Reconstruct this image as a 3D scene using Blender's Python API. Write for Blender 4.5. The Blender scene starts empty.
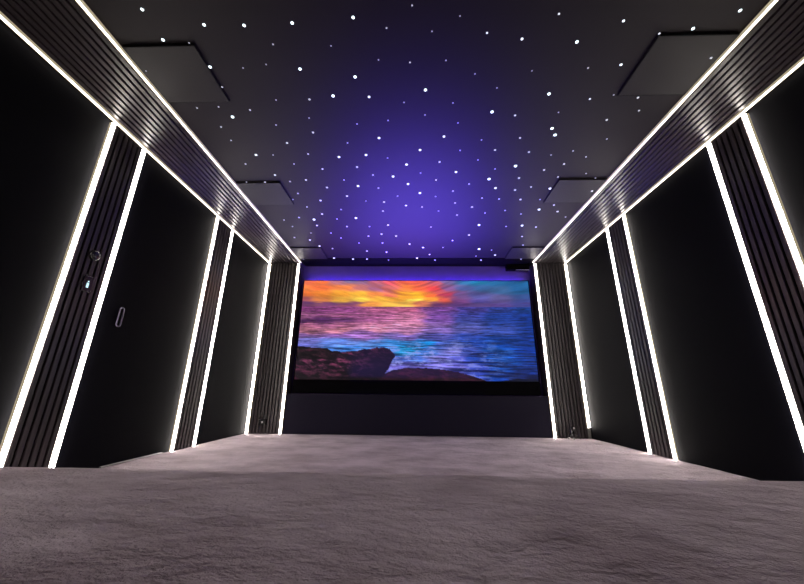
import bpy, math, random
import numpy as np
from mathutils import Matrix, Vector, noise
random.seed(7)
sc = bpy.context.scene
COL = sc.collection

# ------------------------------------------------------------------ helpers
class MB:
    """collects geometry of one mesh"""
    def __init__(s): s.v = []; s.f = []; s.sm = False
    def box(s, x0, x1, y0, y1, z0, z1, b=0.0):
        """box, optionally chamfered by b on all edges"""
        if x0 > x1: x0, x1 = x1, x0
        if y0 > y1: y0, y1 = y1, y0
        if z0 > z1: z0, z1 = z1, z0
        n = len(s.v)
        if b <= 0:
            s.v += [(x, y, z) for x in (x0, x1) for y in (y0, y1) for z in (z0, z1)]
            for q in ((0,1,3,2),(4,6,7,5),(0,4,5,1),(2,3,7,6),(0,2,6,4),(1,5,7,3)):
                s.f.append(tuple(n+i for i in q))
            return s
        idx = {}
        for i, x in enumerate((x0, x1)):
            for j, y in enumerate((y0, y1)):
                for k, z in enumerate((z0, z1)):
                    sx, sy, sz = (b, -b)[i], (b, -b)[j], (b, -b)[k]
                    for a, p in (('x', (x, y+sy, z+sz)), ('y', (x+sx, y, z+sz)), ('z', (x+sx, y+sy, z))):
                        idx[(i, j, k, a)] = len(s.v); s.v.append(p)
        I = idx
        for i in (0, 1):
            s.f.append((I[i,0,0,'x'], I[i,0,1,'x'], I[i,1,1,'x'], I[i,1,0,'x']))
            s.f.append((I[0,i,0,'y'], I[0,i,1,'y'], I[1,i,1,'y'], I[1,i,0,'y']))
            s.f.append((I[0,0,i,'z'], I[0,1,i,'z'], I[1,1,i,'z'], I[1,0,i,'z']))
        for i in (0, 1):
            for j in (0, 1):
                s.f.append((I[i,j,0,'x'], I[i,j,1,'x'], I[i,j,1,'y'], I[i,j,0,'y']))
                s.f.append((I[i,0,j,'x'], I[i,1,j,'x'], I[i,1,j,'z'], I[i,0,j,'z']))
                s.f.append((I[0,i,j,'y'], I[1,i,j,'y'], I[1,i,j,'z'], I[0,i,j,'z']))
                for k in (0, 1):
                    s.f.append((I[i,j,k,'x'], I[i,j,k,'y'], I[i,j,k,'z']))
        return s
    def tube(s, p0, p1, r0, r1=None, n=12):
        r1 = r0 if r1 is None else r1
        p0, p1 = Vector(p0), Vector(p1); d = (p1-p0).normalized()
        a = d.cross(Vector((0,0,1)) if abs(d.z) < .9 else Vector((1,0,0))).normalized(); b = d.cross(a)
        m = len(s.v)
        for p, r in ((p0, r0), (p1, r1)):
            for i in range(n):
                t = 2*math.pi*i/n; s.v.append(tuple(p + (a*math.cos(t)+b*math.sin(t))*r))
        for i in range(n): s.f.append((m+i, m+(i+1)%n, m+n+(i+1)%n, m+n+i))
        s.f.append(tuple(m+i for i in range(n))[::-1]); s.f.append(tuple(m+n+i for i in range(n)))
        return s
    def lathe(s, prof, c=(0,0,0), ax='z', n=20):
        """profile [(r,h)...] turned round an axis through c"""
        m = len(s.v)
        for r, h in prof:
            for i in range(n):
                t = 2*math.pi*i/n; p = (r*math.cos(t), r*math.sin(t), h)
                if ax == 'x': p = (h, p[0], p[1])
                if ax == 'y': p = (p[0], h, p[1])
                s.v.append((c[0]+p[0], c[1]+p[1], c[2]+p[2]))
        for k in range(len(prof)-1):
            for i in range(n):
                s.f.append((m+k*n+i, m+k*n+(i+1)%n, m+(k+1)*n+(i+1)%n, m+(k+1)*n+i))
        s.f.append(tuple(m+i for i in range(n))[::-1]); s.f.append(tuple(m+(len(prof)-1)*n+i for i in range(n)))
        return s
    def build(s, name, mat, parent=None, smooth=False):
        me = bpy.data.meshes.new(name); me.from_pydata(s.v, [], s.f); me.validate()
        import bmesh
        bm = bmesh.new(); bm.from_mesh(me); bmesh.ops.recalc_face_normals(bm, faces=bm.faces); bm.to_mesh(me); bm.free()
        if smooth:
            for p in me.polygons: p.use_smooth = True
        me.materials.append(mat)
        o = bpy.data.objects.new(name, me); COL.objects.link(o)
        if parent: 
            o.parent = parent; o.matrix_parent_inverse = Matrix.Translation(-Vector(parent.location))
        return o

def tag(o, label=None, cat=None, group=None, kind=None):
    if label: o['label'] = label
    if cat: o['category'] = cat
    if group: o['group'] = group
    if kind: o['kind'] = kind
    return o
def thing(name, loc, label, cat, group=None):
    o = bpy.data.objects.new(name, None); COL.objects.link(o); o.location = loc; o.empty_display_size = .1
    return tag(o, label, cat, group)

# ------------------------------------------------------------------ materials
def mat(name, col, rough=.6, spec=.5, metal=0, emit=None, es=0, var=0, vscale=8, bump=0, bscale=200, sheen=0):
    m = bpy.data.materials.new(name); m.use_nodes = True; nt = m.node_tree; p = nt.nodes['Principled BSDF']
    p.inputs['Base Color'].default_value = (*col, 1); p.inputs['Roughness'].default_value = rough
    p.inputs['Specular IOR Level'].default_value = spec; p.inputs['Metallic'].default_value = metal
    if sheen:
        p.inputs['Sheen Weight'].default_value = sheen; p.inputs['Sheen Roughness'].default_value = .4
    if emit:
        p.inputs['Emission Color'].default_value = (*emit, 1); p.inputs['Emission Strength'].default_value = es
    if var or bump: tc = nt.nodes.new('ShaderNodeTexCoord')
    if var:
        n = nt.nodes.new('ShaderNodeTexNoise'); n.inputs['Scale'].default_value = vscale; n.inputs['Detail'].default_value = 5
        nt.links.new(tc.outputs['Object'], n.inputs['Vector'])
        r = nt.nodes.new('ShaderNodeValToRGB')
        r.color_ramp.elements[0].position = .3; r.color_ramp.elements[1].position = .7
        r.color_ramp.elements[0].color = (*[c*(1-var) for c in col], 1); r.color_ramp.elements[1].color = (*[min(1, c*(1+var)) for c in col], 1)
        nt.links.new(n.outputs['Fac'], r.inputs['Fac']); nt.links.new(r.outputs['Color'], p.inputs['Base Color'])
    if bump:
        n = nt.nodes.new('ShaderNodeTexNoise'); n.inputs['Scale'].default_value = bscale; n.inputs['Detail'].default_value = 3
        nt.links.new(tc.outputs['Object'], n.inputs['Vector'])
        b = nt.nodes.new('ShaderNodeBump'); b.inputs['Strength'].default_value = bump; b.inputs['Distance'].default_value = .002
        nt.links.new(n.outputs['Fac'], b.inputs['Height']); nt.links.new(b.outputs['Normal'], p.inputs['Normal'])
    return m

def slat_mat():
    m = mat('dark_wood_slats', (.075,.060,.060), rough=.34, spec=.5)
    nt = m.node_tree; p = nt.nodes['Principled BSDF']
    tc = nt.nodes.new('ShaderNodeTexCoord'); mp = nt.nodes.new('ShaderNodeMapping'); mp.inputs['Scale'].default_value = (40, 40, 2.5)
    n = nt.nodes.new('ShaderNodeTexNoise'); n.inputs['Scale'].default_value = 3; n.inputs['Detail'].default_value = 6
    r = nt.nodes.new('ShaderNodeValToRGB'); r.color_ramp.elements[0].color = (.025,.019,.021,1); r.color_ramp.elements[1].color = (.050,.039,.042,1)
    nt.links.new(tc.outputs['Object'], mp.inputs['Vector']); nt.links.new(mp.outputs['Vector'], n.inputs['Vector'])
    nt.links.new(n.outputs['Fac'], r.inputs['Fac']); nt.links.new(r.outputs['Color'], p.inputs['Base Color'])
    return m

def carpet_mat():
    m = mat('mauve_grey_carpet', (.3,.26,.28), rough=1, spec=.1, sheen=.25)
    nt = m.node_tree; p = nt.nodes['Principled BSDF']; L = nt.links.new
    tc = nt.nodes.new('ShaderNodeTexCoord')
    def nz(scale, det, sx=1, sy=1, rough=.6):
        mp = nt.nodes.new('ShaderNodeMapping'); mp.inputs['Scale'].default_value = (sx, sy, 1); mp.inputs['Rotation'].default_value = (0, 0, .35)
        n = nt.nodes.new('ShaderNodeTexNoise'); n.inputs['Scale'].default_value = scale; n.inputs['Detail'].default_value = det; n.inputs['Roughness'].default_value = rough
        L(tc.outputs['Object'], mp.inputs['Vector']); L(mp.outputs['Vector'], n.inputs['Vector']); return n
    a = nz(2.6, 7, .9, 1.2); r = nt.nodes.new('ShaderNodeValToRGB')
    r.color_ramp.elements[0].position = .36; r.color_ramp.elements[1].position = .64
    r.color_ramp.elements[0].color = (.46,.36,.40,1); r.color_ramp.elements[1].color = (.76,.64,.69,1)
    L(a.outputs['Fac'], r.inputs['Fac']); L(r.outputs['Color'], p.inputs['Base Color'])
    b1 = nt.nodes.new('ShaderNodeBump'); b1.inputs['Strength'].default_value = 1; b1.inputs['Distance'].default_value = .045
    L(nz(8, 6, .85, 1.15, .62).outputs['Fac'], b1.inputs['Height'])
    b2 = nt.nodes.new('ShaderNodeBump'); b2.inputs['Strength'].default_value = .8; b2.inputs['Distance'].default_value = .006
    L(nz(110, 3).outputs['Fac'], b2.inputs['Height']); L(b1.outputs['Normal'], b2.inputs['Normal'])
    L(b2.outputs['Normal'], p.inputs['Normal'])
    return m

LEDC = (1.0, .92, .85); LEDS = 33.0
M_slat = slat_mat(); M_carpet = carpet_mat()
M_back = mat('black_backing', (.006,.005,.005), .8, .2)
M_fabric = mat('black_navy_fabric', (.0016,.0016,.0036), .7, .06, bump=.2, bscale=350)
M_ceil = mat('charcoal_ceiling_fabric', (.015,.011,.014), .55, .5, bump=.05, bscale=120)
M_blackmatte = mat('matte_black_trim', (.0025,.002,.003), .8, .04)
M_wall = mat('dark_wall_paint', (.015,.014,.018), .8, .2, var=.2)
M_ceil.node_tree.nodes['Principled BSDF'].inputs['IOR'].default_value = 1.27
M_panel = mat('dark_grey_speaker_cloth', (.024,.021,.022), .5, .5, bump=.2, bscale=500)
M_panel.node_tree.nodes['Principled BSDF'].inputs['IOR'].default_value = 1.27
M_paneledge = mat('black_panel_edge', (.006,.005,.006), .6, .3)
M_alu = mat('brushed_aluminium', (.45,.44,.42), .35, .5, metal=.9, var=.1, vscale=30)
M_led = mat('warm_white_led_diffuser', (.9,.88,.8), .5, emit=LEDC, es=LEDS)
M_bloomlip = mat('painted_bloom_lip', (.8,.76,.6), .5, emit=(1,.84,.55), es=.34)  # weak yellow emission painted as the bloom beside each strip
M_blue = mat('added_violet_blue_led', (.3,.2,.8), .5, emit=(.16,.07,1.0), es=60)
M_lens = mat('added_violet_blue_lens', (.3,.2,.8), .3, emit=(.13,.07,1.0), es=2)
M_ledsoft = mat('soft_white_led_diffuser', (.9,.88,.8), .5, emit=LEDC, es=3.5)
M_plastic = mat('black_plastic', (.012,.012,.014), .25, .5)
M_chrome = mat('polished_metal', (.7,.7,.7), .15, metal=1)
M_light = mat('pale_grey_plastic', (.75,.73,.72), .3)
M_dim = mat('dim_grey_violet_metal', (.12,.10,.17), .4, metal=.3)
M_display = mat('lit_display', (.1,.1,.1), .3, emit=(.55,.85,1), es=1.3)
M_front = mat('navy_acoustic_fabric', (.012,.010,.024), .8, .2, bump=.3, bscale=350)
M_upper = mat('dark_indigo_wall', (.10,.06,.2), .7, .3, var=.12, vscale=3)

# ------------------------------------------------------------------ room dimensions (metres)
WX, SX, ZS, ZC, D = 2.342, 1.834, 2.514, 2.535, 4.80
REAR = -1.6
def struct(name, mb, m, parent=None, smooth=False):
    o = mb.build(name, m, parent, smooth)
    if not parent: o['kind'] = 'structure'
    return o
struct('wall_left', MB().box(-2.45, -2.362, REAR, 5.1, -.05, 2.66), M_wall)
struct('wall_right', MB().box(2.362, 2.45, REAR, 5.1, -.05, 2.66), M_wall)
struct('wall_rear', MB().box(-2.45, 2.45, REAR-.1, REAR, -.05, 2.66), M_wall)
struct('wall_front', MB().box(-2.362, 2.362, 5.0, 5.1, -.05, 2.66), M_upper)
struct('ceiling', MB().box(-SX-.0, SX+.0, REAR, 5.0, ZC, 2.66), M_ceil)
struct('trim_1', MB().box(-SX+.04, SX-.04, 4.665, 4.995, ZC-.007, ZC), M_blackmatte)

# carpets: real, slightly uneven pile surfaces
def ground(x, y, a):
    p = Vector((x*1.8+y*.5, y*2.6-x*.6, 0))
    q = Vector((x*8+y*2, y*10-x*2, 3))
    return a*(noise.noise(p)*1.0 + .45*noise.noise(q) + .2*noise.noise(q*2.7))
def sheet(name, xs, prof, amp, m):
    """prof: list of (y, z, amplitude scale) swept along x"""
    v = []; f = []; nx = len(xs)
    for (y, z, k) in prof:
        for x in xs: v.append((x, y, z + k*ground(x, y, amp)))
    for j in range(len(prof)-1):
        for i in range(nx-1):
            a = j*nx+i; f.append((a, a+1, a+nx+1, a+nx))
    # closed box below so that the sheet is a solid body
    n = len(v); x0, x1 = xs[0], xs[-1]; y0, y1 = prof[0][0], prof[-1][0]; zb = prof[-1][1]-.06
    v += [(x0, y0, zb), (x1, y0, zb), (x1, y1, zb), (x0, y1, zb)]
    f.append((n, n+3, n+2, n+1))
    f.append((n, n+1) + tuple(nx-1-i for i in range(nx)))
    f.append((n+3,) + tuple((len(prof)-1)*nx+i for i in range(nx)) + (n+2,))
    f.append((n,) + tuple(j*nx for j in range(len(prof))) + (n+3,))
    f.append((n+1, n+2) + tuple(j*nx+nx-1 for j in range(len(prof)-1, -1, -1)))
    mb = MB(); mb.v = v; mb.f = f
    return mb.build(name, m, smooth=True)
lin = lambda a, b, n: [a+(b-a)*i/n for i in range(n+1)]
fl = sheet('floor', lin(-2.36, 2.36, 118), [(y, 0, 1) for y in lin(1.2, 4.98, 95)], .006, M_carpet); fl['kind'] = 'structure'
PZ, PY = .25, 1.45
prof = [(y, PZ, 1) for y in lin(REAR+.002, .3, 20)] + [(y, PZ, 1) for y in lin(.32, PY-.03, 60)]
for k in range(1, 7):
    t = k/6*math.pi/2; prof.append((PY-.025+.025*math.sin(t), PZ-.025+.025*math.cos(t), 1-k/7))
prof += [(PY+.001, z, 0) for z in lin(PZ-.05, .01, 6)]
pl = sheet('carpeted_platform', lin(-2.34, 2.34, 250), prof, .005, M_carpet)
tag(pl, 'raised seating platform in the foreground covered in mauve grey carpet', 'platform')

# ------------------------------------------------------------------ led strips
G_LED = 'warm white led light strips'
def strip(label, kind, a, b, lens=None):
    """a,b = opposite corners of the profile; kind says which way the housing lies"""
    (x0, y0, z0), (x1, y1, z1) = a, b
    cx, cy, cz = (x0+x1)/2, (y0+y1)/2, (z0+z1)/2
    t = thing('led_strip_light', (cx, cy, min(z0, z1)), label, 'led strip', G_LED)
    x0, x1 = sorted((x0, x1)); y0, y1 = sorted((y0, y1)); z0, z1 = sorted((z0, z1))
    h = .004
    L = lens or (x0, x1, y0, y1, z0, z1)
    if kind == 'ceil':       # housing above, diffuser below
        MB().box(x0, x1, y0, y1, z1-h, z1).build('channel', M_alu, t)
        MB().box(x0, x0+.0015, y0, y1, z0-.001, z1-h).box(x1-.0015, x1, y0, y1, z0-.001, z1-h).build('bloom_lip', M_bloomlip, t)
        MB().box(x0+.0015, x1-.0015, y0, y1, z0, z1-h-.001, .002).build('diffuser', M_ledsoft, t)
    elif kind in ('left', 'right'):   # housing on the wall side
        if kind == 'left': MB().box(x0, x0+h, y0, y1, z0, z1).build('channel', M_alu, t); X = (x0+h, x1)
        else: MB().box(x1-h, x1, y0, y1, z0, z1).build('channel', M_alu, t); X = (x0, x1-h)
        w_ = X[1]-X[0]; sg = 1 if kind == 'left' else -1
        MB().box(X[0], X[1], y0+.0006, y1-.0006, L[4], L[5]).build('bloom_lip', M_bloomlip, t)
        a_ = X[0] if kind == 'left' else X[1]; b_ = X[1] if kind == 'left' else X[0]; wl = WX-.004
        MB().box(-sg*(wl-.004), b_-sg*.0035, y0, y1, L[4], L[5]-.001).box(b_-sg*.006, b_+sg*.0006, y0+.0035, y1-.0035, L[4], L[5]-.001).build('diffuser', M_led, t)
    elif kind == 'front':
        MB().box(x0, x1, y1-h, y1, z0, z1).build('channel', M_alu, t)
        MB().box(x0, x0+.005, y0+.004, y1-h, L[4], L[5]).box(x1-.005, x1, y0+.004, y1-h, L[4], L[5]).build('bloom_lip', M_bloomlip, t)
        MB().box(x0+.005, x1-.005, y0, y1-h, L[4], L[5], .003).build('diffuser', M_led, t)
    return t

for s, side, n in ((-1, 'left', 'left'), (1, 'right', 'right')):
    # soffit
    t = thing('slatted_soffit', (s*(SX+WX)/2, 1.6, ZS), 'dark slatted wood soffit running along the top of the %s wall' % n, 'soffit', 'slatted soffits')
    MB().box(s*SX, s*2.361, REAR, 4.995, ZS+.022, 2.66).build('backing_board', M_back, t)
    sl = MB(); npit = 10; x0 = SX+.006; x1 = WX-.032; p = (x1-x0)/npit
    for i in range(npit):
        a = x0+i*p; sl.box(s*(a+.004), s*(a+p-.010), REAR, 4.995, ZS, ZS+.022, .003)
    sl.build('slats', M_slat, t)
    strip('long warm white led strip along the %s edge of the star ceiling' % n, 'ceil', (s*(SX-.023), REAR+.01, ZS-.002), (s*(SX-.001), D-.002, ZC))
    strip('long warm white led strip where the slatted soffit meets the %s wall' % n, 'ceil', (s*(WX-.030), REAR+.01, ZS-.004), (s*(WX-.004), D-.002, ZS+.02))
    # wall panels
    P = [(REAR+.01, 1.935, 'near'), (2.262, 3.335, 'middle'), (3.70, D-.002, 'far')]
    for y0, y1, w in P:
        if s < 0 and w == 'middle':
            d = struct('door_1', MB().box(-2.361, -WX, y0, y1, .002, 2.495, .002), M_fabric)
            r = MB()
            c = (-WX+.001, 2.452, 1.097)
            # flush pull: racetrack ring round a recess plate
            N = 32; hw, hh = .022, .078
            def loop(off, x):
                out = []
                for i in range(N):
                    t_ = 2*math.pi*i/N; cy = math.cos(t_); cz = math.sin(t_)
                    out.append((x, c[1]+(hw+off)*cy, c[2]+(hh-hw)*(1 if cz > 0 else -1)*(0 if abs(cz) < 1e-6 else 1)+(hw+off)*cz))
                return out
            for o_, x_ in ((0, c[0]), (0, c[0]+.006), (-.007, c[0]+.006), (-.009, c[0])):
                r.v += loop(o_, x_)
            for k in range(3):
                for i in range(N): r.f.append((k*N+i, k*N+(i+1)%N, (k+1)*N+(i+1)%N, (k+1)*N+i))
            h = r.build('door_handle', M_dim, d, True); h['label'] = 'slim oval grey violet flush pull'
            th = MB().box(-WX+.001, -WX+.014, y0+.35, y1-.1, .003, .014, .002).build('threshold', M_alu, d); th['label'] = 'pale metal threshold strip at foot of the door'
            continue
        where = {'near': 'nearest the camera', 'middle': 'between the two slatted columns', 'far': 'closest to the screen'}[w]
        o = thing('fabric_wall_panel', (s*WX, (y0+y1)/2, 0), 'tall black fabric wall panel on the %s wall, %s' % (n, where), 'wall panel', 'black fabric wall panels')
        MB().box(s*2.361, s*(WX+.006), y0, y1, .002, 2.495).build('backing_board', M_back, o)
        MB().box(s*(WX+.006), s*WX, y0+.001, y1-.001, .003, 2.494, .002).build('fabric_face', M_fabric, o)
    # slatted columns
    for (y0, y1, w) in ((1.942, 2.254, 'near'), (3.343, 3.692, 'far')):
        t = thing('slatted_column', (s*WX, (y0+y1)/2, 0), 'narrow dark slatted wood column on the %s wall, %s' % (n, 'nearer the camera' if w == 'near' else 'nearer the screen'), 'slatted panel', 'slatted wood wall columns')
        MB().box(s*2.361, s*(WX-.006), y0+.020, y1-.024, .002, 2.495).build('backing_board', M_back, t)
        sl = MB(); a0, a1 = y0+.021, y1-.025; k = 6; p = (a1-a0)/k
        for i in range(k): sl.box(s*(WX-.007), s*(WX-.020), a0+i*p+.003, a0+(i+1)*p-.010, .002, 2.495, .003)
        sl.build('slats', M_slat, t)
        for (q0, q1, e) in ((y0, y0+.018, 'near'), (y1-.022, y1, 'far')):
            strip('upright warm white led strip on the %s edge of the %s wall\'s %s slatted column' % (e, n, 'first' if w == 'near' else 'second'), side,
                  (s*2.360, q0, .003), (s*(WX-.025), q1, 2.495))
    # front slatted panels beside the screen
    t = thing('slatted_front_panel', (s*(SX+WX)/2, D, 0), 'dark vertical slatted wood panel facing the room on the %s of the screen' % n, 'slatted panel', 'slatted panels beside the screen')
    MB().box(s*SX, s*2.361, D+.022, 4.995, .002, ZS-.004).build('backing_board', M_back, t)
    MB().box(s*(SX-.004), s*SX, D+.022, 4.99, .002, ZS-.004).build('side_return', M_slat, t)
    sl = MB(); a0, a1 = SX+.039, WX-.047; k = 9; p = (a1-a0)/k
    for i in range(k): sl.box(s*(a0+i*p+.003), s*(a0+(i+1)*p-.010), D, D+.022, .002, ZS-.004, .003)
    sl.build('slats', M_slat, t)
    strip('upright warm white led strip directly beside the %s edge of the screen' % n, 'front', (s*SX, D-.004, .003), (s*(SX+.036), D+.02, ZS-.02))
    zl = .14 if s > 0 else .003
    strip('upright warm white led strip in the far %s corner of the room' % n, 'front', (s*(WX-.044), D-.004, .003), (s*(WX-.004), D+.02, ZS-.02),
          lens=(0, 0, 0, 0, zl, ZS-.02))

# ------------------------------------------------------------------ ceiling panels
for (x0, x1, y0, y1, lab) in (
    (-1.80, -1.35, 1.395, 1.79, 'square dark ceiling speaker panel nearest the camera on the left'),
    (-1.80, -1.35, 2.725, 3.12, 'square grey ceiling speaker panel halfway along the left side'),
    (-1.80, -1.35, 4.235, 4.63, 'square grey ceiling speaker panel at the left end of the screen'),
    (1.345, 1.80, 1.395, 1.79, 'square dark ceiling speaker panel nearest the camera on the right'),
    (1.345, 1.80, 2.715, 3.11, 'square grey ceiling speaker panel halfway along the right side'),
    (1.345, 1.80, 4.235, 4.63, 'square grey ceiling speaker panel at the right end of the screen')):
    t = thing('ceiling_speaker', ((x0+x1)/2, (y0+y1)/2, ZC-.018), lab, 'ceiling speaker', 'ceiling speaker panels')
    x0 *= 1.006; x1 = x1*1.006 if abs(x1) < 1.7 else x1; x0 = max(-1.80, x0); y0 *= 1.006; y1 *= 1.006
    f = MB(); w = .004
    f.box(x0, x1, y0, y0+w, ZC-.018, ZC-.0005).box(x0, x1, y1-w, y1, ZC-.018, ZC-.0005).box(x0, x0+w, y0+w, y1-w, ZC-.018, ZC-.0005).box(x1-w, x1, y0+w, y1-w, ZC-.018, ZC-.0005)
    f.build('frame', M_paneledge, t)
    MB().box(x0+w, x1-w, y0+w, y1-w, ZC-.0175, ZC-.0005, .002).build('grille', M_panel, t)

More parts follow.
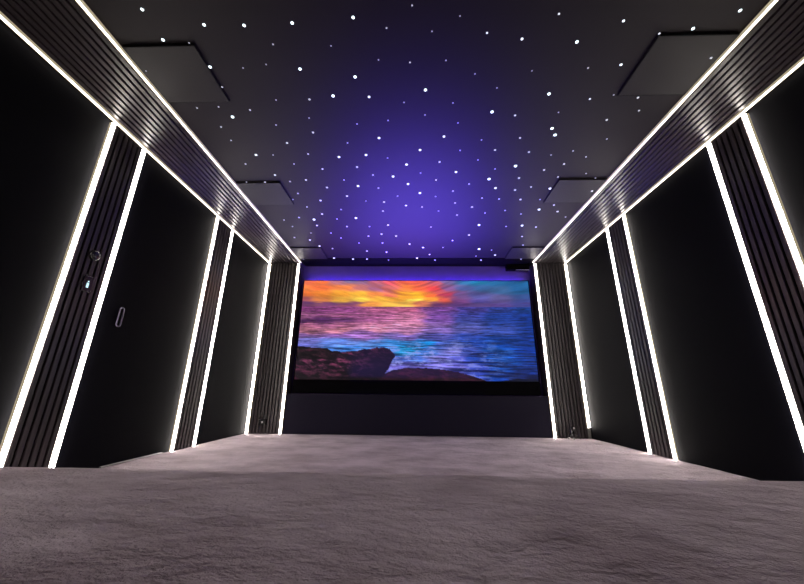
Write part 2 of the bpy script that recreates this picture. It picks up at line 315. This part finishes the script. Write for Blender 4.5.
# ------------------------------------------------------------------ star lights
STARS = """-1.237 1.3 2.533 13 B; -1.011 1.308 2.533 13 B; -0.733 1.301 2.533 12.9 B; -0.385 1.28 2.533 12.7 B; -0.204 1.338 2.533 5.7 s; -0.889 1.416 2.533 6 s; -0.544 1.432 2.533 4.8 t; -0.268 1.524 2.533 5 t; -1.34 1.536 2.516 14.6 B; -1.142 1.56 2.533 5.1 t; -0.984 1.54 2.533 5.1 t; -0.778 1.574 2.533 14.8 B; -0.433 1.636 2.533 15.1 B; -1.343 1.679 2.516 6.8 s; -0.611 1.777 2.533 16.1 B; -0.36 1.79 2.533 11.9 M; -1.025 1.803 2.533 5.7 t; -0.785 1.803 2.533 9.2 m; -1.47 1.854 2.533 5.8 t; -1.252 1.885 2.533 7.4 s; -1.415 1.946 2.533 17.4 B; -1.557 2.041 2.533 7.8 s; -0.837 1.966 2.533 6.1 t; -1.115 2.029 2.533 6.2 t; -0.483 2.03 2.533 6.2 t; -0.241 2 2.533 6.1 t; -0.849 2.11 2.533 10.4 m; -0.327 2.178 2.533 13.8 M; -1.099 2.221 2.533 10.8 m; -1.554 2.185 2.533 6.6 t; -0.594 2.229 2.533 6.6 t; -1.529 1.216 2.533 12.5 B; -1.532 1.377 2.533 13.6 B; -1.377 1.386 2.516 4.7 t; -1.771 1.555 2.516 5.2 t; -1.634 1.86 2.533 7.3 s; -0.059 1.228 2.533 5.3 s; 0.204 1.285 2.533 4.4 t; 0.74 1.286 2.533 7.1 m; 0.055 1.362 2.533 4.6 t; 0.371 1.377 2.533 7.5 m; 0.582 1.415 2.533 9.9 M; 0.909 1.439 2.533 13.5 B; -0.072 1.544 2.533 6.3 s; 0.152 1.536 2.533 5 t; 0.349 1.63 2.533 5.2 t; 0.709 1.616 2.533 5.1 t; 1.056 1.603 2.533 6.3 s; 0.033 1.742 2.533 15.7 B; 0.516 1.735 2.533 5.4 t; 0.885 1.789 2.533 15.9 B; -0.116 1.84 2.533 5.7 t; 0.233 1.851 2.533 5.7 t; 1.186 1.835 2.533 9.1 m; 0.038 1.953 2.533 6 t; 0.529 1.934 2.533 16.9 B; 0.707 1.969 2.533 9.7 m; 1.016 1.947 2.533 5.9 t; 0.293 2.033 2.533 6.1 t; 1.031 2.1 2.533 17.9 B; 1.082 2.168 2.533 18.3 B; 0.199 2.17 2.533 13.7 M; 0.508 2.213 2.533 6.5 t; 0.814 2.196 2.533 10.5 m; 1.111 1.329 2.533 9.4 M; 1.701 1.29 2.533 12.3 B; 1.525 1.378 2.533 13 B; 1.343 1.389 2.516 7.4 m; 1.25 1.585 2.533 10.7 M; 1.756 1.539 2.516 7.9 m; 1.332 1.805 2.533 5.5 t; 1.512 1.83 2.533 9 m; 1.591 1.941 2.533 7.3 s; 1.406 2.023 2.533 9.8 m; 1.517 2.219 2.533 6.5 t; -1.425 2.36 2.533 14.9 M; -1.275 2.363 2.533 7 t; -0.963 2.355 2.533 8.7 s; -1.575 2.476 2.533 9.1 s; -1.131 2.483 2.533 7.3 t; -0.701 2.397 2.533 15 M; -0.459 2.375 2.533 14.8 M; -0.274 2.416 2.533 7.1 t; -0.889 2.556 2.533 9.3 s; -0.563 2.533 2.533 11.9 m; -1.368 2.637 2.533 12.4 m; -0.429 2.65 2.533 9.5 s; -0.24 2.675 2.533 16.3 M; -1.094 2.718 2.533 12.7 m; -0.721 2.723 2.533 7.8 t; -1.259 2.74 2.533 9.9 s; -1.499 2.721 2.516 9.8 s; -1.682 2.719 2.516 7.9 t; -0.599 2.822 2.533 17.1 M; -0.918 2.843 2.533 13.2 m; -0.397 2.858 2.533 10.1 s; -1.248 2.943 2.533 10.4 s; -1.339 3.053 2.533 8.6 t; -0.743 2.995 2.533 13.7 m; -1.046 3.076 2.533 14.1 m; -0.21 3.001 2.533 8.4 t; -0.555 3.091 2.533 8.6 t; -0.361 3.113 2.533 14.1 m; -0.388 3.297 2.533 11.4 s; -1.233 3.203 2.533 9 t; -0.861 3.26 2.533 9.1 t; -1.103 3.355 2.533 15.1 m; -1.399 3.432 2.533 11.9 s; -1.233 3.48 2.533 20.4 M; -0.953 3.471 2.533 9.6 t; -0.722 3.45 2.533 20.2 M; -1.6 3.489 2.533 9.6 t; -1.238 3.628 2.533 12.4 s; -0.868 3.657 2.533 12.5 s; -1.553 3.651 2.533 10 t; -0.353 3.623 2.533 16 m; -0.586 3.659 2.533 10 t; -1.372 3.827 2.533 10.4 t; -1.11 3.829 2.533 10.4 t; -1.633 3.954 2.533 13.4 s; -1.446 4.031 2.533 17.7 m; -0.454 3.862 2.533 17 m; -0.632 3.917 2.533 13.2 s; -0.268 3.92 2.533 17.2 m; -1.009 3.973 2.533 10.7 t; -0.79 4.128 2.533 11.1 t; -0.464 4.13 2.533 11.1 t; -1.367 4.222 2.533 18.4 m; -1.201 4.307 2.533 14.4 s; -0.431 4.433 2.533 14.7 s; -0.714 4.396 2.533 14.6 s; -1.258 4.654 2.533 20 m; -0.968 4.682 2.528 20.1 m; -0.751 4.682 2.528 15.4 s; -0.421 4.723 2.528 12.4 t; -1.74 4.679 2.528 12.4 t; 0.01 2.321 2.533 14.5 M; 0.351 2.332 2.533 6.8 t; 0.646 2.331 2.533 11 m; 0.941 2.36 2.533 11.1 m; 1.309 2.353 2.533 6.8 t; 1.143 2.4 2.533 6.9 t; 1.455 2.429 2.533 7 t; -0.108 2.505 2.533 15.4 M; 0.188 2.475 2.533 11.6 m; 0.526 2.454 2.533 7.1 t; 0.881 2.54 2.533 20.9 B; 1.306 2.519 2.533 11.7 m; 0.706 2.579 2.533 7.4 t; 1.159 2.599 2.533 12 m; 0.022 2.627 2.533 7.5 t; 0.353 2.617 2.533 15.9 M; 1.568 2.656 2.533 7.5 t; 0.175 2.735 2.533 9.7 s; 0.684 2.726 2.533 22.2 B; 0.966 2.715 2.533 12.5 m; 1.33 2.704 2.533 9.5 s; 1.677 2.702 2.516 7.6 t; -0.097 2.795 2.533 16.8 M; 0.505 2.803 2.533 9.9 s; 0.781 2.873 2.533 17.1 M; 1.13 2.86 2.533 10 s; 0.986 2.909 2.533 13.2 m; 1.328 2.888 2.533 17.1 M; 1.753 2.912 2.516 13.1 m; 0.361 2.919 2.533 10.2 s; 0.025 2.95 2.533 17.6 M; 0.19 3.015 2.533 8.4 t; 0.682 3.049 2.533 10.6 s; 0.866 3.069 2.533 10.6 s; 1.095 3.081 2.533 13.8 m; 1.301 3.084 2.533 8.5 t; -0.124 3.185 2.533 14.4 m; 0.054 3.217 2.533 11.1 s; 0.41 3.141 2.533 10.9 s; 0.608 3.223 2.533 14.4 m; 0.243 3.303 2.533 9.1 t; 0.464 3.393 2.533 11.6 s; 0.778 3.352 2.533 9.2 t; 0.991 3.3 2.533 9 t; 1.364 3.283 2.533 19 M; 1.492 3.193 2.533 10.9 s; 1.587 3.328 2.533 14.7 m; 1.194 3.378 2.533 9.2 t; 0.179 3.678 2.533 10 t; 0.764 3.632 2.533 20.8 M; 1.104 3.673 2.533 9.9 t; 1.292 3.649 2.533 20.9 M; 1.475 3.689 2.533 12.4 s; 1.73 3.45 2.533 9.3 t; 0.491 4.058 2.533 13.5 s; 0.686 3.898 2.533 17 m; 1.386 3.946 2.533 13.1 s; -0.091 4.164 2.533 18.1 m; 0.1 4.28 2.533 18.5 m; 0.901 4.334 2.533 24.3 M; 1.086 4.369 2.533 11.5 t; 0.383 4.281 2.533 11.3 t; 0.205 4.526 2.533 14.9 s; 0.021 4.658 2.533 19.9 m; 0.3 4.725 2.528 15.5 s; 0.905 4.585 2.533 12 t; 1.007 4.727 2.528 15.4 s; 1.179 4.548 2.533 19.4 m; 1.482 4.205 2.533 11.1 t; 1.606 4.689 2.528 15.3 s"""
RS = {'B': .64, 'M': .75, 'm': .8, 's': .9, 't': .95}
S_M = {'B': mat('star_bright', (.8,.9,1), .3, emit=(.80,.95,1), es=2.6), 'M': mat('star_medium', (.8,.85,1), .3, emit=(.85,.92,1), es=1.7),
       'm': mat('star_soft', (.8,.8,1), .3, emit=(.88,.90,1), es=1.0), 's': mat('star_small', (.8,.8,1), .3, emit=(.88,.88,1), es=.65),
       't': mat('star_faint', (.7,.7,.9), .3, emit=(.85,.85,1), es=.38)}
S_W = {'B': 'large brilliant', 'M': 'bright', 'm': 'medium white', 's': 'small soft', 't': 'tiny faint'}
me_cache = {}
def star_mesh(c):
    if c not in me_cache:
        mb = MB().lathe([(1, 0), (1, -.12), (.92, -.2), (.75, -.42), (.5, -.58), (.2, -.66), (.02, -.67)], n=12)
        o = mb.build('star_light', S_M[c], smooth=True); me_cache[c] = o.data
        bpy.data.objects.remove(o)
    return me_cache[c]
items = []
for q in STARS.split(';'):
    x, y, z, r, c = q.split(); items.append((float(x), float(y), float(z), float(r)/1000, c))
cells = {}
for it in items:
    x, y, z, r, c = it
    row = 0 if y < 1.9 else 1 if y < 2.6 else 2 if y < 3.3 else 3 if y < 4.0 else 4
    colm = 0 if x < -1.0 else 1 if x < -.35 else 2 if x < .3 else 3 if x < 1.0 else 4
    cells.setdefault((row, colm, c), []).append(it)
RW = ['nearest the camera', 'before the middle panels', 'beside the middle panels', 'past the middle panels', 'near the screen wall']
CW = ['at far left', 'left of centre', 'in the centre', 'right of centre', 'at far right']
ORD = {1: [''], 2: [', left one of two', ', right one of two'], 3: [', leftmost of three', ', middle of three', ', rightmost of three']}
for (row, colm, c), lst in sorted(cells.items()):
    lst.sort(key=lambda i: i[0]/max(i[1], .1))
    for k, (x, y, z, r, _) in enumerate(lst):
        o = bpy.data.objects.new('star_light', star_mesh(c)); COL.objects.link(o)
        o.location = (x, y, z+.001); r *= RS[c]; o.scale = (r, r, r)
        suf = ORD.get(len(lst), [''])[k] if len(lst) <= 3 else ''
        tag(o, '%s star light %s, %s%s' % (S_W[c], RW[row], CW[colm], suf), 'star light', 'star lights in the dark ceiling')

# ------------------------------------------------------------------ projected picture
def fbm(x, y, seed, oct=5, g=.55):
    rs = np.random.RandomState(seed); out = np.zeros_like(x); amp = 1; tot = 0
    for o in range(oct):
        T = rs.rand(64, 64); X = x*2**o + rs.rand()*50; Y = y*2**o + rs.rand()*50
        xi = np.floor(X).astype(int); yi = np.floor(Y).astype(int); fx = X-xi; fy = Y-yi
        fx = fx*fx*(3-2*fx); fy = fy*fy*(3-2*fy)
        a = T[yi % 64, xi % 64]; b = T[yi % 64, (xi+1) % 64]; c = T[(yi+1) % 64, xi % 64]; d = T[(yi+1) % 64, (xi+1) % 64]
        out += amp*((a*(1-fx)+b*fx)*(1-fy)+(c*(1-fx)+d*fx)*fy); tot += amp; amp *= g
    return out/tot
CP = {
 283: '305 225 105 75;320 238 112 62;338 180 110 125;350 130 110 150;362 150 105 145;375 195 100 125;390 225 90 105;405 235 100 70;420 235 95 80;435 200 90 110;450 120 100 160;465 50 110 165;480 30 120 170;495 40 110 170;510 30 100 165;525 30 100 160',
 290: '305 243 130 65;320 238 110 60;345 240 130 70;360 190 110 110;375 165 100 135;390 220 110 110;405 248 130 60;420 248 100 65;435 230 70 75;450 130 85 140;465 80 95 160;480 60 105 165;500 65 110 165;525 30 100 160',
 297: '305 245 120 55;320 248 140 55;340 250 165 55;360 250 185 60;375 245 140 70;390 230 110 90;405 252 165 50;420 255 190 45;430 248 110 55;445 190 60 90;460 110 80 140;480 85 85 155;500 100 95 155;525 55 85 150',
 302: '305 185 95 105;320 230 135 75;340 252 185 70;360 255 215 80;380 250 185 65;400 250 170 55;415 255 235 90;430 250 160 55;445 220 90 75;460 115 65 125;480 75 65 140;500 95 80 145;525 60 70 140',
 306: '305 110 60 105;330 115 62 105;350 145 75 105;370 235 150 70;390 250 185 75;410 250 190 80;420 215 120 85;440 115 60 110;460 90 58 120;480 90 68 130;500 80 62 130;525 60 62 130',
 311: '305 128 58 118;340 138 66 125;380 170 88 130;410 180 92 128;440 110 66 140;470 65 58 140;500 38 58 140;530 20 60 140',
 318: '302 150 85 130;340 155 85 130;380 175 95 145;410 190 110 150;440 115 70 150;470 55 62 150;500 25 58 145;530 12 52 140',
 322: '302 70 32 78;325 68 32 78;345 95 50 100;365 150 80 130;410 195 118 155;440 115 75 155;470 60 70 155;500 30 60 145;530 12 50 140',
 327: '302 170 95 130;340 175 100 140;380 200 120 155;410 205 130 165;440 130 95 165;470 75 85 165;500 38 66 155;535 12 52 140',
 332: '302 190 115 140;340 205 125 150;380 212 135 165;410 190 125 170;440 120 95 170;470 85 88 168;500 55 75 160;535 15 52 140',
 338: '302 130 90 160;340 135 90 165;370 150 100 175;410 120 95 180;440 75 75 160;470 35 60 150;500 20 60 148;535 12 50 140',
 345: '302 105 105 190;340 85 120 205;370 80 120 195;400 45 120 192;425 12 120 192;450 60 80 160;470 25 55 135;500 8 55 138;535 6 50 138',
 352: '302 85 90 190;340 65 120 208;360 50 118 200;390 50 110 190;410 15 135 192;430 60 110 195;455 115 110 195;470 50 68 150;500 10 65 145;538 5 45 132',
 360: '395 60 85 175;420 65 100 190;440 120 112 205;460 75 80 175;480 25 55 138;500 15 68 155;538 10 52 138',
 368: '390 110 100 195;420 105 98 200;440 112 105 205;460 92 90 182;480 42 58 150;500 15 62 150;538 15 50 138',
 376: '400 90 90 180;450 90 80 170;480 40 60 158;500 15 55 145;520 15 38 108;538 10 22 75'}
def picture(nu, nv):
    U, V = np.meshgrid(np.linspace(0, 1, nu), np.linspace(0, 1, nv))
    Y = 281+99*V; X = (303-6*V)+(224+19*V)*U
    pts = []
    for yy, row in CP.items():
        for e in row.split(';'):
            x, r, g, b = map(float, e.split()); pts.append((x, yy, r, g, b))
    pts = np.array(pts)
    # streaky warp of the sky towards the sun at (412,304) / choppy warp on the water
    ang = (314-Y)/(18+np.sqrt((X-412.)**2+400))
    rad = np.hypot(X-412, (Y-304)*2)
    n1 = fbm(ang*9, X/70, 3) - .5
    sky = Y < 308.5
    wx = np.where(sky, 10*(fbm(X/18, Y/4, 11)-.5), 16*(fbm(X/16, Y/3.5, 5)-.5))
    wy = np.where(sky, 9*n1, 9*(fbm(X/22, Y/5, 6)-.5)*np.clip((Y-308)/20, .15, 1))
    # keep the rays slanting
    num = np.zeros(U.shape+(3,)); den = np.zeros(U.shape)
    Xw = X+wx; Yw = Y+wy
    Yw = np.where(sky, np.minimum(Yw, 307.5), np.maximum(Yw, 309.5))
    for x, y, r, g, b in pts:
        if y < 308: k = sky
        else: k = ~sky
        w = k/(((Xw-x)/13)**2+((Yw-y)/3.0)**2+.05)**2
        num += w[..., None]*np.array([r, g, b]); den += w
    C = num/den[..., None]/255
    # sky streaks
    st = fbm(ang*17, X/38, 21, 6, .65)-.5
    C *= np.where(sky, 1+.75*st, 1)[..., None]
    cl = fbm(X/22, Y/2.2, 31, 4)
    low = np.clip(1-np.abs(Y-305)/3.5, 0, 1)*np.clip((cl-.495)*7, 0, 1)*np.clip(np.abs(X-400)/40-.35, 0, 1)*sky
    C = C*(1-.55*low[..., None])+np.array([.30, .17, .40])*.55*low[..., None]
    # water
    dep = np.clip((Y-308)/70, 0, 1)
    f1 = fbm(X/(5+16*dep), Y/(1.1+2.6*dep), 41, 5); f2 = fbm(X/(3+9*dep), Y/(.8+2.6*dep), 47, 5, .65)
    f3 = fbm(X/(9+26*dep)+.3*fbm(X/9, Y/9, 71, 3), Y/(1.6+5*dep)+X/160, 73, 4, .6)
    C *= np.where(sky, 1, np.clip(0.95+1.5*(f1-.5)*(.6+.8*dep)+1.3*(f3-.5), .3, 1.6))[..., None]
    foam = np.clip((.35*f2+.65*fbm(X/8+Y/9+2*fbm(X/14, Y/6, 91, 3), Y/3.6-X/30, 83, 6, .68)-.50)*8, 0, 1)*np.clip((Y-334)/18, 0, 1)*(~sky)
    fk = np.clip(1.1-np.abs(X-425)/95, .12, .8)
    foam = foam*np.where(X < 370, .5, fk)
    C = C*(1-foam[..., None])+np.array([.60, .62, .92])*foam[..., None]
    dark = np.clip((.48-.5*f1-.5*f3)*9, 0, 1)*np.clip((Y-336)/14, 0, 1)*(~sky)*np.clip((X-430)/60, 0, .75)
    C = C*(1-dark[..., None]) + np.array([.02, .08, .30])*dark[..., None]
    # rocks
    e = 3.0*(fbm(X/5, Y/5, 51, 5)-.5)
    xs1 = [290, 300, 329, 334, 352, 375, 386, 392, 397.5, 398, 396, 390]; ys1 = [348.5, 349, 350.5, 353.5, 354, 350, 349.5, 350.5, 356, 380, 380, 380]
    top1 = np.interp(X, xs1[:9], ys1[:9], right=400)
    edge_r = np.interp(Y, [349, 353, 358, 363, 370, 376, 382], [390, 396, 398, 394.5, 391, 387, 379])
    rock1 = (Y+e > top1) & (X+e*1.2 < edge_r) & (Y > 345)
    top2 = np.interp(X, [372, 384, 396, 412, 430, 450, 470, 485, 500], [382, 376, 371, 368.5, 368.5, 370, 374, 378.5, 384])
    rock2 = (Y+e*.5 > top2) & ~rock1
    top3 = np.interp(X, [495, 505, 520, 545], [384, 379.5, 377.5, 378]); rock3 = (Y+e*.5 > top3)
    rg = fbm((X+Y*1.5)/9, (Y-X*.25)/2.5, 61, 5, .65)
    lit = np.clip((rg-.42)*3.2, 0, 1)
    shade = np.clip((X-352)/26, 0, 1)*np.clip(1.2-np.abs(Y-366)/16, 0, 1)
    c1 = np.array([.06, .03, .08])+lit[..., None]*np.array([.42, .18, .26])*(1-.85*shade[..., None])
    c1 *= np.where((X < 335) & (Y < 361), .55, 1.)[..., None]
    c1 *= np.clip(1.1-(Y-366)/26, .45, 1)[..., None]
    C = np.where(rock1[..., None], c1, C)
    c2 = np.array([.11, .05, .09])+lit[..., None]*np.array([.15, .06, .10]); C = np.where(rock2[..., None], c2, C)
    C = np.where(rock3[..., None], np.array([.03, .05, .16])*(.6+.8*rg[..., None]), C)
    return np.clip(C, 0, 1)
sx0, sx1, sy, sz0, sz1 = -1.765, 1.752, 4.900, .730, 2.246
scr = thing('projection_screen', ((sx0+sx1)/2, sy, .54), 'wide screen showing an ocean sunset over waves and dark rocks', 'screen')
nu, nv = 440, 190
C = picture(nu, nv)
linC = np.where(C <= .04045, C/12.92, ((C+.055)/1.055)**2.4)
xs = np.linspace(sx0, sx1, nu); zs = np.linspace(sz1, sz0, nv)
XX, ZZ = np.meshgrid(xs, zs)
vv = np.stack([XX, np.full_like(XX, sy), ZZ], -1).reshape(-1, 3)
mb = MB(); mb.v = [tuple(p) for p in vv.tolist()]
for j in range(nv-1):
    for i in range(nu-1):
        a = j*nu+i; mb.f.append((a, a+nu, a+nu+1, a+1))
m = bpy.data.materials.new('projected_seascape'); m.use_nodes = True; nt = m.node_tree
at = nt.nodes.new('ShaderNodeAttribute'); at.attribute_name = 'picture'
p = nt.nodes['Principled BSDF']; p.inputs['Base Color'].default_value = (.02, .02, .02, 1); p.inputs['Roughness'].default_value = .9
p.inputs['Specular IOR Level'].default_value = .1
nt.links.new(at.outputs['Color'], p.inputs['Emission Color']); p.inputs['Emission Strength'].default_value = 1.0
me = bpy.data.meshes.new('picture_surface'); me.from_pydata(mb.v, [], mb.f)
ca = me.color_attributes.new('picture', 'FLOAT_COLOR', 'POINT')
buf = np.ones((nu*nv, 4), dtype=np.float32); buf[:, :3] = linC.reshape(-1, 3); ca.data.foreach_set('color', buf.ravel())
me.materials.append(m); po = bpy.data.objects.new('picture_surface', me); COL.objects.link(po); po.parent = scr
po.matrix_parent_inverse = Matrix.Translation(-Vector(scr.location)); po['label'] = 'glowing sunset seascape picture'
fr = MB(); fr.box(sx0-.012, sx1+.012, sy-.006, sy+.03, .54, sz0-.001, .002)       # deep black lower masking bar
fr.box(sx0-.012, sx0-.001, sy-.006, sy+.03, sz0-.001, sz1+.008).box(sx1+.001, sx1+.012, sy-.006, sy+.03, sz0-.001, sz1+.008)
fr.box(sx0-.001, sx1+.001, sy-.006, sy+.03, sz1+.001, sz1+.008)
fr.box(sx0-.001, sx1+.001, sy+.003, sy+.03, sz0-.001, sz1+.001)
fr.build('frame', M_blackmatte, scr)
# added light strip, unseen behind the screen top, tints wall and ceiling blue
bl = thing('added_glow_strip', (0, 4.955, sz1-.03), 'violet blue light strip added unseen behind the top edge of the screen', 'led strip')
MB().box(-1.7, 1.7, 4.93, 5.0005, sz1-.045, sz1-.03).build('channel', M_alu, bl)
MB().box(-1.7, 1.7, 4.943, 4.967, sz1-.03, sz1-.020, .002).build('diffuser', M_blue, bl)
bf = thing('acoustic_baffle', (0, 4.9, 0), 'long dark navy fabric panel below the screen reaching the carpet', 'wall panel')
MB().box(-SX+.006, SX-.006, 4.82, 4.83, .003, .530, .002).build('fabric_face', M_front, bf)
MB().box(-SX+.006, SX-.006, 4.83, 4.89, .003, .500).box(-SX+.006, SX-.006, 4.885, 4.893, .50, .530).build('backing_board', M_back, bf)
cv = thing('added_glow_strip', (0, 4.86, .50), 'violet blue uplight strip added unseen in the ledge under the screen', 'led strip')  # added fixture, out of sight, for the blue ceiling wash
MB().box(-1.0, 1.0, 4.838, 4.872, .5005, .504).build('channel', M_alu, cv)
MB().box(-.98, .98, 4.842, 4.868, .504, .510, .002).build('diffuser', M_lens, cv)
ld = bpy.data.lights.new('added_uplight_lamp', 'AREA'); ld.shape = 'RECTANGLE'; ld.size = 1.9; ld.size_y = .012; ld.spread = math.radians(76); ld.energy = 140; ld.color = (.14,.085,1.0)  # invented lamp that throws the blue glow onto the ceiling
lo = bpy.data.objects.new('added_uplight_lamp', ld); COL.objects.link(lo); lo.parent = cv; lo.location = (0, -.003, .022); lo.rotation_euler = (math.radians(180+26), 0, 0)
# dark bracket at right end of the screen top
t = thing('screen_bracket', (1.6, 4.93, 2.44), 'dark bracket under the ceiling above the right end of the screen', 'bracket')
MB().box(1.44, 1.80, 4.90, 4.975, 2.432, ZC-.008, .006).build('housing', M_blackmatte, t)
MB().box(1.58, 1.79, 4.892, 4.90, 2.425, 2.434, .002).build('trim_edge', M_alu, t)

# ------------------------------------------------------------------ small fittings
x = -(WX-.0205)
t = thing('wall_thermostat', (x, 2.13, 1.46), 'round black control knob on the left near slatted column', 'control')
MB().lathe([(.034, 0), (.036, .006), (.034, .014), (.026, .018)], (x, 2.098, 1.465), 'x', 24).build('knob', M_plastic, t, True)
MB().lathe([(.040, 0), (.040, .003)], (x-.001, 2.098, 1.465), 'x', 24).build('plate', M_paneledge, t)
t = thing('wall_keypad', (x, 2.13, 1.25), 'small black keypad with lit white display below the round control', 'switch')
MB().box(x, x+.010, 2.070, 2.140, 1.20, 1.31, .003).build('plate', M_plastic, t)
MB().box(x+.010, x+.012, 2.097, 2.113, 1.228, 1.262, .0005).box(x+.010, x+.012, 2.101, 2.111, 1.268, 1.276, .0005).build('display', M_display, t)
t = thing('wall_socket', (-2.12, D, .15), 'small black socket low on the slatted panel left of the screen', 'socket')
MB().box(-2.165, -2.045, D-.008, D, .115, .195, .003).build('plate', M_plastic, t)
MB().lathe([(.012, 0), (.013, -.006), (.008, -.010)], (-2.112, D-.008, .152), 'y', 16).build('plug', M_light, t, True)
t = thing('mini_tripod', (2.05, 4.70, 0), 'small black folded stand with painted pale glints at foot of right slatted panel', 'stand')
MB().tube((2.045, 4.70, .05), (2.045, 4.70, .135), .014, .011).box(2.025, 2.065, 4.68, 4.72, .115, .15, .004).build('body', M_plastic, t)
MB().lathe([(.006, -.012), (.011, -.008), (.012, 0), (.008, .008)], (2.053, 4.67, .140), 'y', 14).build('knob', M_light, t, True)  # pale plastic paints a bright glint here
for (dx, dy) in ((-.06, -.01), (.09, -.01), (-.015, -.05)):
    lg = MB().tube((2.045, 4.70, .10), (2.045+dx, 4.70+dy, .008), .007, .005, 8).build('leg', M_plastic, t)
    MB().lathe([(.006, -.008), (.014, 0), (.010, .016)], (2.045+dx, 4.70+dy, .012), 'z', 10).build('foot', M_light, lg, True) if dx < 0 else None  # pale feet stand in for bright glints on two legs

# ------------------------------------------------------------------ camera, world, view
cam = bpy.data.cameras.new('camera'); co = bpy.data.objects.new('camera', cam); COL.objects.link(co)
cam.sensor_fit = 'HORIZONTAL'; cam.sensor_width = 36; cam.lens = 328.508/804*36; cam.clip_start = .02
yw, pt, ro = -.0314, .299, .0112
F = Vector((math.sin(yw)*math.cos(pt), math.cos(yw)*math.cos(pt), math.sin(pt)))
Rr = Vector((math.cos(yw), -math.sin(yw), 0)); Uu = Rr.cross(F)
r2 = Rr*math.cos(ro)+Uu*math.sin(ro); u2 = -Rr*math.sin(ro)+Uu*math.cos(ro)
co.matrix_world = Matrix(((r2.x, u2.x, -F.x, -.0573), (r2.y, u2.y, -F.y, 0), (r2.z, u2.z, -F.z, .551), (0, 0, 0, 1)))
sc.camera = co
w = bpy.data.worlds.new('world'); sc.world = w; w.use_nodes = True
w.node_tree.nodes['Background'].inputs[0].default_value = (0, 0, 0, 1); w.node_tree.nodes['Background'].inputs[1].default_value = 0
sc.view_settings.view_transform = 'Standard'; sc.view_settings.look = 'None'; sc.view_settings.exposure = 0; sc.view_settings.gamma = 1
sc.view_settings.use_curve_mapping = False
